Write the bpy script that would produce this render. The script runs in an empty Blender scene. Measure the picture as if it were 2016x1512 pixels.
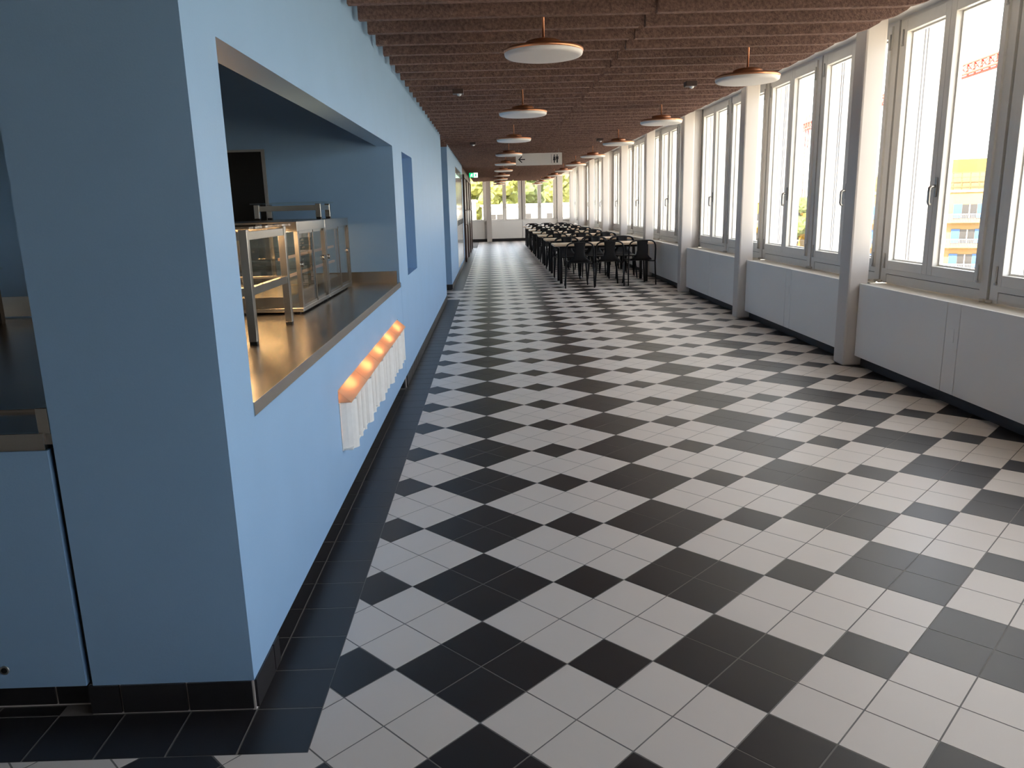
import bpy, bmesh, math, random
from mathutils import Matrix, Vector

random.seed(7)
SC = bpy.context.scene
COL = SC.collection

# ------------------------------------------------------------------ camera
FPX = 1509.194
YAW, PITCH, ROLL = -0.00865086, -0.22666847, -0.02769974
CAM = Vector((0.076883, -2.249988, 1.472283))
PPX, PPY = -18.185, -0.856
_cy, _sy, _cp, _sp = math.cos(YAW), math.sin(YAW), math.cos(PITCH), math.sin(PITCH)
_f = Vector((-_sy * _cp, _cy * _cp, _sp))
_r = Vector((_cy, _sy, 0))
_u = _r.cross(_f)
C_R = _r * math.cos(ROLL) + _u * math.sin(ROLL)
C_U = -_r * math.sin(ROLL) + _u * math.cos(ROLL)
C_F = _f
cam_data = bpy.data.cameras.new('camera')
cam_data.sensor_fit = 'HORIZONTAL'
cam_data.sensor_width = 36.0
cam_data.lens = FPX / 2016 * 36
cam_data.shift_x = -PPX / 2016
cam_data.shift_y = PPY / 2016
cam_data.clip_start = 0.05
cam_data.clip_end = 1000
cam = bpy.data.objects.new('camera', cam_data)
COL.objects.link(cam)
cam.matrix_world = Matrix(((C_R.x, C_U.x, -C_F.x, CAM.x), (C_R.y, C_U.y, -C_F.y, CAM.y), (C_R.z, C_U.z, -C_F.z, CAM.z), (0, 0, 0, 1)))
SC.camera = cam

# ------------------------------------------------------------------ sky, sun, exposure
SUN_EL, SUN_AZ = math.radians(48), math.radians(215)     # azimuth measured from +Y towards +X
world = bpy.data.worlds.new('sky')
SC.world = world
world.use_nodes = True
nt = world.node_tree
nt.nodes.clear()
wo = nt.nodes.new('ShaderNodeOutputWorld')
bg = nt.nodes.new('ShaderNodeBackground')
sk = nt.nodes.new('ShaderNodeTexSky')
sk.sky_type = 'NISHITA'
sk.sun_disc = False
sk.sun_elevation = SUN_EL
sk.sun_rotation = SUN_AZ
sk.altitude = 300
sk.air_density = 1.0
sk.dust_density = 2.5
sk.ozone_density = 1.0
bg.inputs['Strength'].default_value = 0.55
haze = nt.nodes.new('ShaderNodeMix')           # bright summer haze over the blue
haze.data_type = 'RGBA'
haze.inputs['Factor'].default_value = 0.6
haze.inputs[7].default_value = (4.6, 4.5, 4.25, 1)
nt.links.new(sk.outputs[0], haze.inputs[6])
nt.links.new(haze.outputs[2], bg.inputs['Color'])
nt.links.new(bg.outputs[0], wo.inputs['Surface'])

sun_data = bpy.data.lights.new('sun', 'SUN')
sun_data.energy = 11.0
sun_data.angle = math.radians(0.6)
sun_data.color = (1.0, 0.93, 0.80)
sun = bpy.data.objects.new('sun', sun_data)
COL.objects.link(sun)
sdir = Vector((math.sin(SUN_AZ) * math.cos(SUN_EL), math.cos(SUN_AZ) * math.cos(SUN_EL), math.sin(SUN_EL)))
sun.rotation_euler = (-sdir).to_track_quat('-Z', 'Y').to_euler()
sun.location = sdir * 60

SC.view_settings.view_transform = 'Standard'
SC.view_settings.look = 'None'
SC.view_settings.gamma = 1.0
SC.view_settings.use_curve_mapping = False
SC.view_settings.exposure = 1.58
SC.cycles.max_bounces = 10
SC.cycles.diffuse_bounces = 6
SC.cycles.glossy_bounces = 5
SC.cycles.transparent_max_bounces = 24
SC.cycles.sample_clamp_indirect = 6.0
SC.cycles.caustics_reflective = False
SC.cycles.caustics_refractive = False

# ------------------------------------------------------------------ helpers
class MB:
    """collects simple shapes; build() links them as ONE mesh object"""
    def __init__(s):
        s.v, s.f, s.mi, s.cur, s.sm = [], [], [], 0, []
    def add(s, vs, fs, smooth=False):
        n = len(s.v)
        s.v += [tuple(p) for p in vs]
        for f in fs:
            s.f.append([n + i for i in f]); s.mi.append(s.cur); s.sm.append(smooth)
        return s
    def box(s, x0, x1, y0, y1, z0, z1, bev=0.0):
        if x0 > x1: x0, x1 = x1, x0
        if y0 > y1: y0, y1 = y1, y0
        if z0 > z1: z0, z1 = z1, z0
        if bev <= 0:
            vs = [(x0, y0, z0), (x1, y0, z0), (x1, y1, z0), (x0, y1, z0), (x0, y0, z1), (x1, y0, z1), (x1, y1, z1), (x0, y1, z1)]
            return s.add(vs, [(0, 3, 2, 1), (4, 5, 6, 7), (0, 1, 5, 4), (1, 2, 6, 5), (2, 3, 7, 6), (3, 0, 4, 7)])
        bm = bmesh.new()
        r = bmesh.ops.create_cube(bm, size=1)
        for v in bm.verts:
            v.co = Vector(((x0 + x1) / 2 + v.co.x * (x1 - x0), (y0 + y1) / 2 + v.co.y * (y1 - y0), (z0 + z1) / 2 + v.co.z * (z1 - z0)))
        bmesh.ops.bevel(bm, geom=list(bm.edges), offset=bev, segments=2, affect='EDGES', profile=0.5)
        bm.verts.index_update()
        s.add([v.co[:] for v in bm.verts], [[v.index for v in f.verts] for f in bm.faces])
        bm.free()
        return s
    def prism(s, poly, a0, a1, axis='y', smooth=False):
        """poly: 2-D points; extruded along axis from a0 to a1. axis y: (x,z); axis x: (y,z); axis z: (x,y)"""
        def P(p, a):
            return {'y': (p[0], a, p[1]), 'x': (a, p[0], p[1]), 'z': (p[0], p[1], a)}[axis]
        n = len(poly)
        vs = [P(p, a0) for p in poly] + [P(p, a1) for p in poly]
        fs = [list(range(n)), [n + i for i in reversed(range(n))]]
        area = sum(poly[i][0] * poly[(i + 1) % n][1] - poly[(i + 1) % n][0] * poly[i][1] for i in range(n))
        side = [(i, (i + 1) % n, n + (i + 1) % n, n + i) for i in range(n)]
        flip = (area > 0) != (axis == 'y')
        flip = flip if a1 > a0 else not flip
        if flip:
            fs = [list(reversed(f)) for f in fs]
        else:
            side = [tuple(reversed(f)) for f in side]
        s.add(vs, fs); n0 = len(s.f)
        s.f += [[i + len(s.v) - 2 * n for i in f] for f in side]
        s.mi += [s.cur] * n; s.sm += [smooth] * n
        return s
    def cyl(s, p, q, r, n=12, r2=None, smooth=True):
        p, q = Vector(p), Vector(q)
        r2 = r if r2 is None else r2
        d = (q - p).normalized()
        a = d.orthogonal().normalized(); b = d.cross(a)
        vs = []
        for c, rr in ((p, r), (q, r2)):
            vs += [c + (a * math.cos(2 * math.pi * i / n) + b * math.sin(2 * math.pi * i / n)) * rr for i in range(n)]
        s.add(vs, [list(reversed(range(n))), [n + i for i in range(n)]])
        m = len(s.v) - 2 * n
        for i in range(n):
            s.f.append([m + i, m + (i + 1) % n, m + n + (i + 1) % n, m + n + i]); s.mi.append(s.cur); s.sm.append(smooth)
        return s
    def tube(s, path, r, n=8):
        pts = [Vector(p) for p in path]
        rings = []
        a = None
        for i, p in enumerate(pts):
            t = (pts[min(i + 1, len(pts) - 1)] - pts[max(i - 1, 0)]).normalized()
            if a is None: a = t.orthogonal().normalized()
            a = (a - t * a.dot(t)).normalized(); b = t.cross(a)
            rr = r[i] if isinstance(r, (list, tuple)) else r
            rings.append([p + (a * math.cos(2 * math.pi * k / n) + b * math.sin(2 * math.pi * k / n)) * rr for k in range(n)])
        m = len(s.v)
        for g in rings: s.v += [tuple(q) for q in g]
        def F(f, sm): s.f.append(f); s.mi.append(s.cur); s.sm.append(sm)
        for i in range(len(rings) - 1):
            for k in range(n):
                F([m + i * n + k, m + i * n + (k + 1) % n, m + (i + 1) * n + (k + 1) % n, m + (i + 1) * n + k], True)
        F([m + k for k in reversed(range(n))], False)
        F([m + (len(rings) - 1) * n + k for k in range(n)], False)
        return s
    def lathe(s, prof, n=32, c=(0, 0, 0)):
        """prof: (r,z) bottom to top; closed by the profile itself reaching r=0"""
        m = len(s.v)
        for r, z in prof:
            s.v += [(c[0] + r * math.cos(2 * math.pi * k / n), c[1] + r * math.sin(2 * math.pi * k / n), c[2] + z) for k in range(n)]
        for i in range(len(prof) - 1):
            for k in range(n):
                s.f.append([m + i * n + k, m + i * n + (k + 1) % n, m + (i + 1) * n + (k + 1) % n, m + (i + 1) * n + k]); s.mi.append(s.cur); s.sm.append(True)
        return s
    def mesh(s, name, mats, off=(0, 0, 0)):
        me = bpy.data.meshes.new(name)
        me.from_pydata([(v[0] - off[0], v[1] - off[1], v[2] - off[2]) for v in s.v], [], s.f)
        for m in (mats if isinstance(mats, (list, tuple)) else [mats]): me.materials.append(m)
        me.polygons.foreach_set('material_index', s.mi)
        me.polygons.foreach_set('use_smooth', s.sm)
        me.update()
        return me
    def build(s, name, mats, parent=None, world=True):
        """vertices are world coordinates (world=True) or local to the parent"""
        off = Vector((0, 0, 0))
        p = parent
        if world:
            while p is not None: off = off + p.location; p = p.parent
        o = bpy.data.objects.new(name, s.mesh(name, mats, off))
        COL.objects.link(o)
        if parent is not None: o.parent = parent
        return o

def tag(o, label=None, cat=None, group=None, kind=None):
    if label: o['label'] = label
    if cat: o['category'] = cat
    if group: o['group'] = group
    if kind: o['kind'] = kind
    return o

def empty(name, loc, label=None, cat=None, group=None, kind=None):
    o = bpy.data.objects.new(name, None)
    o.empty_display_size = 0.1
    COL.objects.link(o)
    o.location = loc
    return tag(o, label, cat, group, kind)

def copy_tree(o, parent=None):
    c = o.copy()
    COL.objects.link(c)
    c.parent = parent
    for ch in list(KIDS.get(o.name, [])):
        copy_tree(ch, c)
    return c
KIDS = {}
def index_kids(o):
    KIDS[o.name] = list(o.children)
    for c in o.children: index_kids(c)

ORD = ['first', 'second', 'third', 'fourth', 'fifth', 'sixth', 'seventh', 'eighth', 'ninth', 'tenth', 'eleventh', 'twelfth', 'thirteenth', 'fourteenth']

# ------------------------------------------------------------------ materials
def mat(name, col, rough=0.5, metal=0.0, var=0.0, vscale=8.0, bump=0.0, bscale=60.0, spec=0.5, stretch=None, emit=None, estr=0.0, rvar=0.0):
    m = bpy.data.materials.new(name)
    m.use_nodes = True
    t = m.node_tree
    b = t.nodes['Principled BSDF']
    b.inputs['Base Color'].default_value = (*col, 1)
    b.inputs['Roughness'].default_value = rough
    b.inputs['Metallic'].default_value = metal
    b.inputs['Specular IOR Level'].default_value = spec
    if emit:
        b.inputs['Emission Color'].default_value = (*emit, 1)
        b.inputs['Emission Strength'].default_value = estr
    geo = t.nodes.new('ShaderNodeNewGeometry')
    src = geo.outputs['Position']
    if stretch:
        mp = t.nodes.new('ShaderNodeMapping')
        mp.inputs['Scale'].default_value = stretch
        t.links.new(src, mp.inputs['Vector']); src = mp.outputs[0]
    if var > 0 or rvar > 0:
        n = t.nodes.new('ShaderNodeTexNoise')
        n.inputs['Scale'].default_value = vscale
        n.inputs['Detail'].default_value = 4
        t.links.new(src, n.inputs['Vector'])
        if var > 0:
            r = t.nodes.new('ShaderNodeMapRange')
            r.inputs['From Min'].default_value = 0.3; r.inputs['From Max'].default_value = 0.7
            r.inputs['To Min'].default_value = 1 - var; r.inputs['To Max'].default_value = 1 + var
            t.links.new(n.outputs['Fac'], r.inputs['Value'])
            mx = t.nodes.new('ShaderNodeVectorMath'); mx.operation = 'SCALE'
            mx.inputs[0].default_value = col
            t.links.new(r.outputs[0], mx.inputs['Scale'])
            t.links.new(mx.outputs[0], b.inputs['Base Color'])
        if rvar > 0:
            r = t.nodes.new('ShaderNodeMapRange')
            r.inputs['From Min'].default_value = 0.3; r.inputs['From Max'].default_value = 0.7
            r.inputs['To Min'].default_value = max(0.02, rough - rvar); r.inputs['To Max'].default_value = rough + rvar
            t.links.new(n.outputs['Fac'], r.inputs['Value'])
            t.links.new(r.outputs[0], b.inputs['Roughness'])
    if bump > 0:
        n2 = t.nodes.new('ShaderNodeTexNoise')
        n2.inputs['Scale'].default_value = bscale
        n2.inputs['Detail'].default_value = 5
        t.links.new(src, n2.inputs['Vector'])
        bp = t.nodes.new('ShaderNodeBump')
        bp.inputs['Strength'].default_value = bump
        bp.inputs['Distance'].default_value = 0.01
        t.links.new(n2.outputs['Fac'], bp.inputs['Height'])
        t.links.new(bp.outputs[0], b.inputs['Normal'])
    return m

def glass(name, tint=(1, 1, 1), refl=1.0, ior=1.45, rough=0.0):
    m = bpy.data.materials.new(name)
    m.use_nodes = True
    t = m.node_tree
    t.nodes.clear()
    o = t.nodes.new('ShaderNodeOutputMaterial')
    mx = t.nodes.new('ShaderNodeMixShader')
    tr = t.nodes.new('ShaderNodeBsdfTransparent'); tr.inputs[0].default_value = (*tint, 1)
    gl = t.nodes.new('ShaderNodeBsdfGlossy'); gl.inputs['Roughness'].default_value = rough
    fr = t.nodes.new('ShaderNodeLayerWeight')
    pw = t.nodes.new('ShaderNodeMath'); pw.operation = 'POWER'; pw.inputs[1].default_value = 5.0
    mu = t.nodes.new('ShaderNodeMath'); mu.operation = 'MULTIPLY_ADD'; mu.inputs[1].default_value = 0.80 * refl; mu.inputs[2].default_value = 0.04 * refl
    t.links.new(fr.outputs['Facing'], pw.inputs[0])
    t.links.new(pw.outputs[0], mu.inputs[0])
    t.links.new(mu.outputs[0], mx.inputs[0])
    t.links.new(tr.outputs[0], mx.inputs[1]); t.links.new(gl.outputs[0], mx.inputs[2])
    t.links.new(mx.outputs[0], o.inputs[0])
    return m

M = {}
M['blue'] = mat('blue_wall_paint', (0.28, 0.46, 0.70), 0.45, var=0.02, vscale=3, bump=0.04, bscale=180)
M['white'] = mat('white_paint', (0.80, 0.79, 0.77), 0.4, var=0.015, vscale=4)
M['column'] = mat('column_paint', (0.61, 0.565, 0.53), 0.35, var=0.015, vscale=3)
M['panel'] = mat('panel_lacquer', (0.88, 0.87, 0.84), 0.35, var=0.01, vscale=2)
M['winframe'] = mat('window_lacquer', (0.74, 0.72, 0.68), 0.35, var=0.02, vscale=12)
M['gasket'] = mat('dark_gasket', (0.008, 0.008, 0.008), 0.6)
M['sill'] = mat('sill_stone', (0.62, 0.58, 0.52), 0.5, var=0.05, vscale=20)
M['mortar'] = mat('pale_mortar', (0.62, 0.58, 0.55), 0.8)
M['grout'] = mat('floor_grout', (0.21, 0.20, 0.19), 0.8, var=0.06, vscale=30)
M['tile_w'] = mat('white_tile', (0.70, 0.645, 0.60), 0.36, var=0.012, vscale=2.5)
M['tile_b'] = mat('black_tile', (0.018, 0.017, 0.020), 0.38, var=0.04, vscale=2.5, spec=0.7)
M['plinth'] = mat('dark_plinth', (0.02, 0.02, 0.024), 0.5)
M['baffle'] = mat('wood_wool_brown', (0.225, 0.140, 0.116), 0.9, var=0.35, vscale=55, bump=0.9, bscale=120, spec=0.2)
M['slab'] = mat('dark_brown_soffit', (0.06, 0.038, 0.03), 0.9, var=0.1, vscale=10)
M['steel'] = mat('brushed_steel', (0.50, 0.48, 0.45), 0.24, 1.0, var=0.02, vscale=2, stretch=(6, 1, 6))
M['steel_dark'] = mat('brushed_steel_counter', (0.42, 0.40, 0.38), 0.26, 1.0, var=0.03, vscale=1.5, stretch=(5, 1, 5))
M['railgrey'] = mat('grey_rail', (0.14, 0.14, 0.15), 0.5)
M['handle'] = mat('handle_metal', (0.36, 0.35, 0.34), 0.35, 0.9)
M['alu'] = mat('satin_aluminium', (0.55, 0.54, 0.53), 0.38, 1.0)
M['copper'] = mat('copper_lacquer', (0.62, 0.28, 0.15), 0.32, 0.85, var=0.03, vscale=10)
M['copper_tray'] = mat('copper_lining', (0.78, 0.50, 0.34), 0.35, 0.3)
M['diffuser'] = mat('opal_diffuser', (0.80, 0.77, 0.74), 0.5)
M['ceramic'] = mat('white_ceramic', (0.80, 0.79, 0.77), 0.55, var=0.03, vscale=30)
M['chair'] = mat('black_chair', (0.009, 0.008, 0.009), 0.5, spec=0.3)
M['tablewood'] = mat('pale_oak', (0.62, 0.46, 0.32), 0.35, var=0.12, vscale=4, stretch=(2, 16, 16))
M['brownwood'] = mat('dark_stained_wood', (0.085, 0.045, 0.032), 0.4, var=0.2, vscale=6, stretch=(12, 12, 1))
M['black'] = mat('matt_black', (0.004, 0.004, 0.004), 0.7)
M['blackprint'] = mat('black_print', (0.01, 0.01, 0.01), 0.6)
M['signwhite'] = mat('sign_white', (0.74, 0.70, 0.66), 0.5)
M['green'] = mat('exit_green', (0.0, 0.30, 0.12), 0.5, emit=(0.0, 0.55, 0.2), estr=0.5)
M['exitwhite'] = mat('exit_white', (0.8, 0.85, 0.8), 0.5, emit=(0.85, 1.0, 0.9), estr=0.8)
M['warm'] = mat('warm_lamp_tube', (1, 0.8, 0.55), 0.5, emit=(1.0, 0.72, 0.40), estr=34.0)
M['warm_led'] = mat('warm_led_strip', (1, 0.8, 0.55), 0.5, emit=(1.0, 0.60, 0.28), estr=17.0)
M['glass'] = glass('window_glass', (0.99, 0.995, 0.99), 1.0)
M['vitrine'] = glass('vitrine_glass', (0.975, 0.975, 0.96), 1.2)
M['glossdoor'] = mat('glossy_white_door', (0.72, 0.74, 0.74), 0.08, spec=0.8)
def translucent(name, col):
    m = bpy.data.materials.new(name); m.use_nodes = True
    t = m.node_tree; t.nodes.clear()
    o = t.nodes.new('ShaderNodeOutputMaterial'); mx = t.nodes.new('ShaderNodeMixShader'); mx.inputs[0].default_value = 0.35
    tr = t.nodes.new('ShaderNodeBsdfTranslucent'); tr.inputs[0].default_value = (*col, 1)
    di = t.nodes.new('ShaderNodeBsdfDiffuse'); di.inputs[0].default_value = (*col, 1)
    t.links.new(tr.outputs[0], mx.inputs[1]); t.links.new(di.outputs[0], mx.inputs[2]); t.links.new(mx.outputs[0], o.inputs[0])
    return m
M['amber'] = translucent('amber_acrylic', (0.90, 0.66, 0.48))
M['switch'] = mat('switch_plastic', (0.7, 0.68, 0.64), 0.4)
M['detector'] = mat('brown_plastic', (0.06, 0.036, 0.03), 0.5)
M['lens'] = mat('clear_lens', (0.8, 0.8, 0.8), 0.15)
M['ground'] = mat('pale_ground', (0.52, 0.46, 0.37), 0.9, var=0.2, vscale=0.08)
M['ochre'] = mat('ochre_render', (0.22, 0.145, 0.062), 0.9, var=0.05, vscale=0.6)
M['ochre2'] = mat('yellow_render', (0.28, 0.175, 0.025), 0.9, var=0.05, vscale=0.6)
M['cream'] = mat('cream_render', (0.45, 0.41, 0.36), 0.9, var=0.04, vscale=0.5)
M['shutter'] = mat('blue_shutter', (0.032, 0.08, 0.20), 0.6)
M['winpane'] = mat('far_window', (0.03, 0.027, 0.026), 0.3)
M['rail'] = mat('pale_rail', (0.28, 0.265, 0.25), 0.5)
M['timber'] = mat('scaffold_timber', (0.12, 0.08, 0.03), 0.8)
M['red'] = mat('crane_red', (0.45, 0.07, 0.05), 0.5)
M['bark'] = mat('bark', (0.12, 0.09, 0.06), 0.9, var=0.2, vscale=3)
M['leaf1'] = mat('leaf_light', (0.16, 0.17, 0.035), 0.8, var=0.35, vscale=0.9)
M['leaf2'] = mat('leaf_mid', (0.10, 0.125, 0.035), 0.8, var=0.35, vscale=0.9)

# ------------------------------------------------------------------ main dimensions
XL = -0.68            # blue wall face towards the corridor
YF = -0.185           # blue wall face towards the camera
XW = 3.50             # inner face of the windows
ZS, ZH = 0.735, 2.885 # window sill and head
ZC = 2.95             # underside of the slab
ZB = 2.534            # underside of the baffles
YE = 31.85            # end wall
YB = -7.0             # behind the camera
XFAR = -5.0
GAP0, MOD = 4.53, 1.517
COLS = [GAP0 + 2 * MOD * k for k in range(-1, 9)]
T = 0.2

# ================================================================== floor and tiles
mb = MB().box(XFAR - 0.1, 3.62, YB, YE + 0.15, -0.25, -0.0008)
floor = mb.build('floor', M['grout'])
tag(floor, 'black and white tiled corridor floor laid on the diagonal', 'floor', kind='structure')

BX = XL + T           # outer edge of the black border, corridor side
BY = YF - T           # outer edge of the black border, camera side
Y_END1, Y_WALL2 = 10.2, 11.95   # the passage between the two stretches of blue wall
PASS0, PASS1 = Y_END1 + 0.2, Y_WALL2 - 0.2

def clip(poly, ax, lim, keep_greater):
    out = []
    n = len(poly)
    for i in range(n):
        p, q = poly[i], poly[(i + 1) % n]
        a = (p[ax] - lim) * (1 if keep_greater else -1)
        b = (q[ax] - lim) * (1 if keep_greater else -1)
        if a >= 0: out.append(p)
        if (a >= 0) != (b >= 0):
            k = a / (a - b)
            out.append((p[0] + (q[0] - p[0]) * k, p[1] + (q[1] - p[1]) * k))
    return out
def clip_rect(poly, x0, x1, y0, y1):
    for ax, lim, g in ((0, x0, True), (0, x1, False), (1, y0, True), (1, y1, False)):
        if len(poly) < 3: return []
        poly = clip(poly, ax, lim, g)
    return poly if len(poly) >= 3 else []
def parea(p):
    return abs(sum(p[i][0] * p[(i + 1) % len(p)][1] - p[(i + 1) % len(p)][0] * p[i][1] for i in range(len(p)))) / 2

def pix(x, y, z=0.0):
    d = Vector((x, y, z)) - CAM
    w = d.dot(C_F)
    if w < 0.1: return None
    return 1008 + PPX + FPX * d.dot(C_R) / w, 756 + PPY - FPX * d.dot(C_U) / w

XP = 3.34             # the plinth under the radiator covers
REGIONS = [(BX, XP, BY, YE - 0.02), (XFAR, XP, YB, BY), (-2.7, BX, PASS0, PASS1)]
SQ = math.sqrt(0.5) * T
G = 0.0024
tiles = []
for s_ in range(-60, 240):
    for d_ in range(-40, 28):
        if (s_ - d_) % 2: continue
        # i-j = d_, i+j = s_ ; centre of tile (i,j)
        cx, cy = d_ * SQ, (s_ + 1) * SQ
        if cx < XFAR - 0.2 or cx > XP + 0.2 or cy < YB - 0.2 or cy > YE + 0.2: continue
        h = SQ - G * 1.414
        dia = [(cx, cy - h), (cx + h, cy), (cx, cy + h), (cx - h, cy)]
        polys = []
        for R_ in REGIONS:
            q = clip_rect(dia, *R_)
            if q and parea(q) > 1e-5: polys.append(q)
        if not polys: continue
        black = (d_ % 6, s_ % 4) in {(0, 0), (5, 3), (1, 3), (0, 2), (3, 3)}
        full = abs(sum(parea(q) for q in polys) - parea(dia)) < 1e-6 and len(polys) == 1
        pp = [pix(*p) for p in dia]
        sc = 0
        if all(pp):
            mx_ = sum(p[0] for p in pp) / 4; my_ = sum(p[1] for p in pp) / 4
            if -40 < mx_ < 2056 and my_ < 1560:
                sc = parea([p for p in pp]) * sum(parea(q) for q in polys) / parea(dia)
        tiles.append((sc, cx, cy, black, full, polys, dia))
tiles.sort(key=lambda t: -t[0])
full_mesh = {}
def tile_mb(polys, c=(0, 0)):
    m_ = MB()
    for q in polys:
        m_.prism([(p[0] - c[0], p[1] - c[1]) for p in q], -0.0008, 0.0, 'z')
    return m_
rest = MB()
n_ind = 0
for sc, cx, cy, black, full, polys, dia in tiles:
    key = 'tile_b' if black else 'tile_w'
    if n_ind < 300 and sc > 0:
        n_ind += 1
        if full:
            if key not in full_mesh: full_mesh[key] = tile_mb([dia], (cx, cy)).mesh('floor_tile', M[key])
            me = full_mesh[key]
        else:
            me = tile_mb(polys, (cx, cy)).mesh('floor_tile', M[key])
        o = bpy.data.objects.new('floor_tile', me)
        COL.objects.link(o)
        o.location = (cx, cy, 0.0)
        o.parent = floor
    else:
        rest.cur = 1 if black else 0
        for q in polys: rest.prism(q, -0.0008, 0.0, 'z')
o = rest.build('floor_tile_field', [M['tile_w'], M['tile_b']], floor)
o['kind'] = 'stuff'

# black border tiles on the floor along the blue wall
border_me = {}
GB = 0.0030
def border_tile(x0, x1, y0, y1):
    k = (round(x1 - x0, 4), round(y1 - y0, 4))
    if k not in border_me:
        w, d = x1 - x0, y1 - y0
        border_me[k] = MB().prism([(GB, GB), (w - GB, GB), (w - GB, d - GB), (GB, d - GB)], -0.0008, 0.0002, 'z').mesh('border_tile', M['tile_b'])
    o = bpy.data.objects.new('border_tile', border_me[k])
    COL.objects.link(o); o.location = (x0, y0, 0); o.parent = floor
far_b = MB()
y = BY
i = 0
while y < Y_END1 + 0.2 - 0.01:
    y1 = min(y + T, Y_END1 + 0.2)
    border_tile(XL, BX, y, y1)
    if 0.06 < (y + y1) / 2 < 4.06: border_tile(XL - 0.06, XL, y, y1)
    y = y1
y = PASS1
while y < 26.6:
    far_b.prism([(XL + G, y + G), (BX - G, y + G), (BX - G, y + T - G), (XL + G, y + T - G)], -0.0015, 0.0003, 'z')
    y += T
o = far_b.build('far_border_tile', M['tile_b'], floor); o['kind'] = 'stuff'
x = XL
while x > XFAR + 0.2:
    border_tile(x - T, x, BY, YF)
    if x < -1.15: border_tile(x - T, x, YF, YF + 0.05)
    x -= T

# ================================================================== blue walls
TH = 0.125
PX0 = -1.165          # left edge of the corner pillar
OY0, OY1, OZ0, OZ1 = 0.068, 4.0, 0.858, 1.958      # serving opening
NY0, NY1, NZ0, NZ1 = 1.317, 3.715, 0.36, 0.64      # wall lamp niche
WB = 0.10             # underside of the painted wall, above the tile base
mb = MB()
mb.box(PX0, XL, YF, OY0, WB, ZC)                                   # corner pillar
mb.box(XL - TH, XL, OY0, 4.077, WB, NZ0)
mb.box(XL - TH, XL, OY0, NY0, NZ0, NZ1)
mb.box(XL - TH, XL, NY1, 4.077, NZ0, NZ1)
mb.box(XL - TH, XL, OY0, 4.077, NZ1, OZ0 - 0.004)
mb.box(XL - TH, XL, OY0, OY1, OZ1, ZC)                             # above the serving opening
mb.box(XL - TH, XL, 4.083, 4.63, WB, ZC)                           # beyond it
mb.box(XL - TH, XL, OY1, 4.083, OZ0 + 0.03, ZC)
mb.box(XL - TH, XL, 4.63, 5.50, WB, 0.90)
mb.box(XL - TH, XL, 4.63, 5.50, 1.957, ZC)
mb.box(XL - TH, XL, 5.50, Y_END1, WB, ZC)
mb.box(-1.6, XL - TH, 5.50, 5.62, 0.5, 2.4)                        # hatch jambs
mb.box(-1.6, XL - TH, 4.51, 4.63, 0.5, 2.4)
mb.box(-1.6, XL - TH, 4.63, 5.50, 0.80, 0.90)
mb.box(-1.6, XL - TH, 4.63, 5.50, 1.957, 2.05)
mb.box(-1.7, -1.6, 4.51, 5.62, 0.5, 2.4)
mb.box(XFAR, XL - TH, OY1, OY1 + 0.12, 0.0, ZC)                    # end wall of the serving room
mb.box(-2.75, XL - TH, Y_END1 - 0.12, Y_END1, WB, ZC)              # return into the passage
mb.box(-2.75, XL - TH, Y_WALL2, Y_WALL2 + 0.12, WB, ZC)
mb.box(-2.87, -2.75, Y_END1 - 0.12, Y_WALL2 + 0.12, 0, ZC)
mb.box(XL - TH, XL, Y_WALL2, 14.95, WB, ZC)
mb.box(XL - TH, XL, 14.95, 18.55, 2.36, ZC)
mb.box(XL - TH, XL, 18.55, 19.2, WB, ZC)
mb.box(XL - TH, XL, 14.95, 19.2, WB, 0.14)
wall_left = mb.build('wall_left', M['blue'])
tag(wall_left, 'light blue painted wall with the serving opening and hatch', 'wall', kind='structure')
# front wall, left of the pillar, below and above the second opening
mb = MB()
mb.box(XFAR, -1.184, YF, YF + 0.12, WB, 0.842)
mb.box(XFAR, PX0, YF, YF + 0.25, 2.2, ZC)
mb.box(XFAR - 0.12, XFAR, YF, OY1 + 0.12, 0, ZC)
wall_front = mb.build('wall_front', M['blue'])
tag(wall_front, 'shaded blue wall under the second serving counter', 'wall', kind='structure')
o = MB().cyl((-1.418, YF - 0.004, 0.162), (-1.418, YF + 0.002, 0.162), 0.014, 20).build('pipe_collar', M['alu'], wall_front)
MB().cyl((-1.418, YF - 0.005, 0.162), (-1.418, YF - 0.003, 0.162), 0.009, 20).build('pipe_bore', M['black'], o)
# dark backing behind the base and the panel joints
mb = MB()
mb.box(XL - 0.10, XL - 0.072, OY0, 4.1, 0.0, WB + 0.002)
mb.box(XL - 0.05, XL - 0.02, 4.07, 4.09, 0.0, 0.86)
mb.box(XFAR, -1.17, YF + 0.065, YF + 0.09, 0.0, WB + 0.002)
mb.box(-1.19, -1.17, YF + 0.02, YF + 0.05, WB, 0.84)
mb.box(XL - TH, XL - 0.012, 4.09, Y_END1, 0.0, WB)
mb.box(PX0, XL - 0.012, YF + 0.012, OY0, 0.0, WB)
mb.box(XL - TH, XL - 0.012, Y_WALL2, 19.2, 0.0, WB)
o = mb.build('wall_footing', M['gasket'], wall_left)

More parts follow.
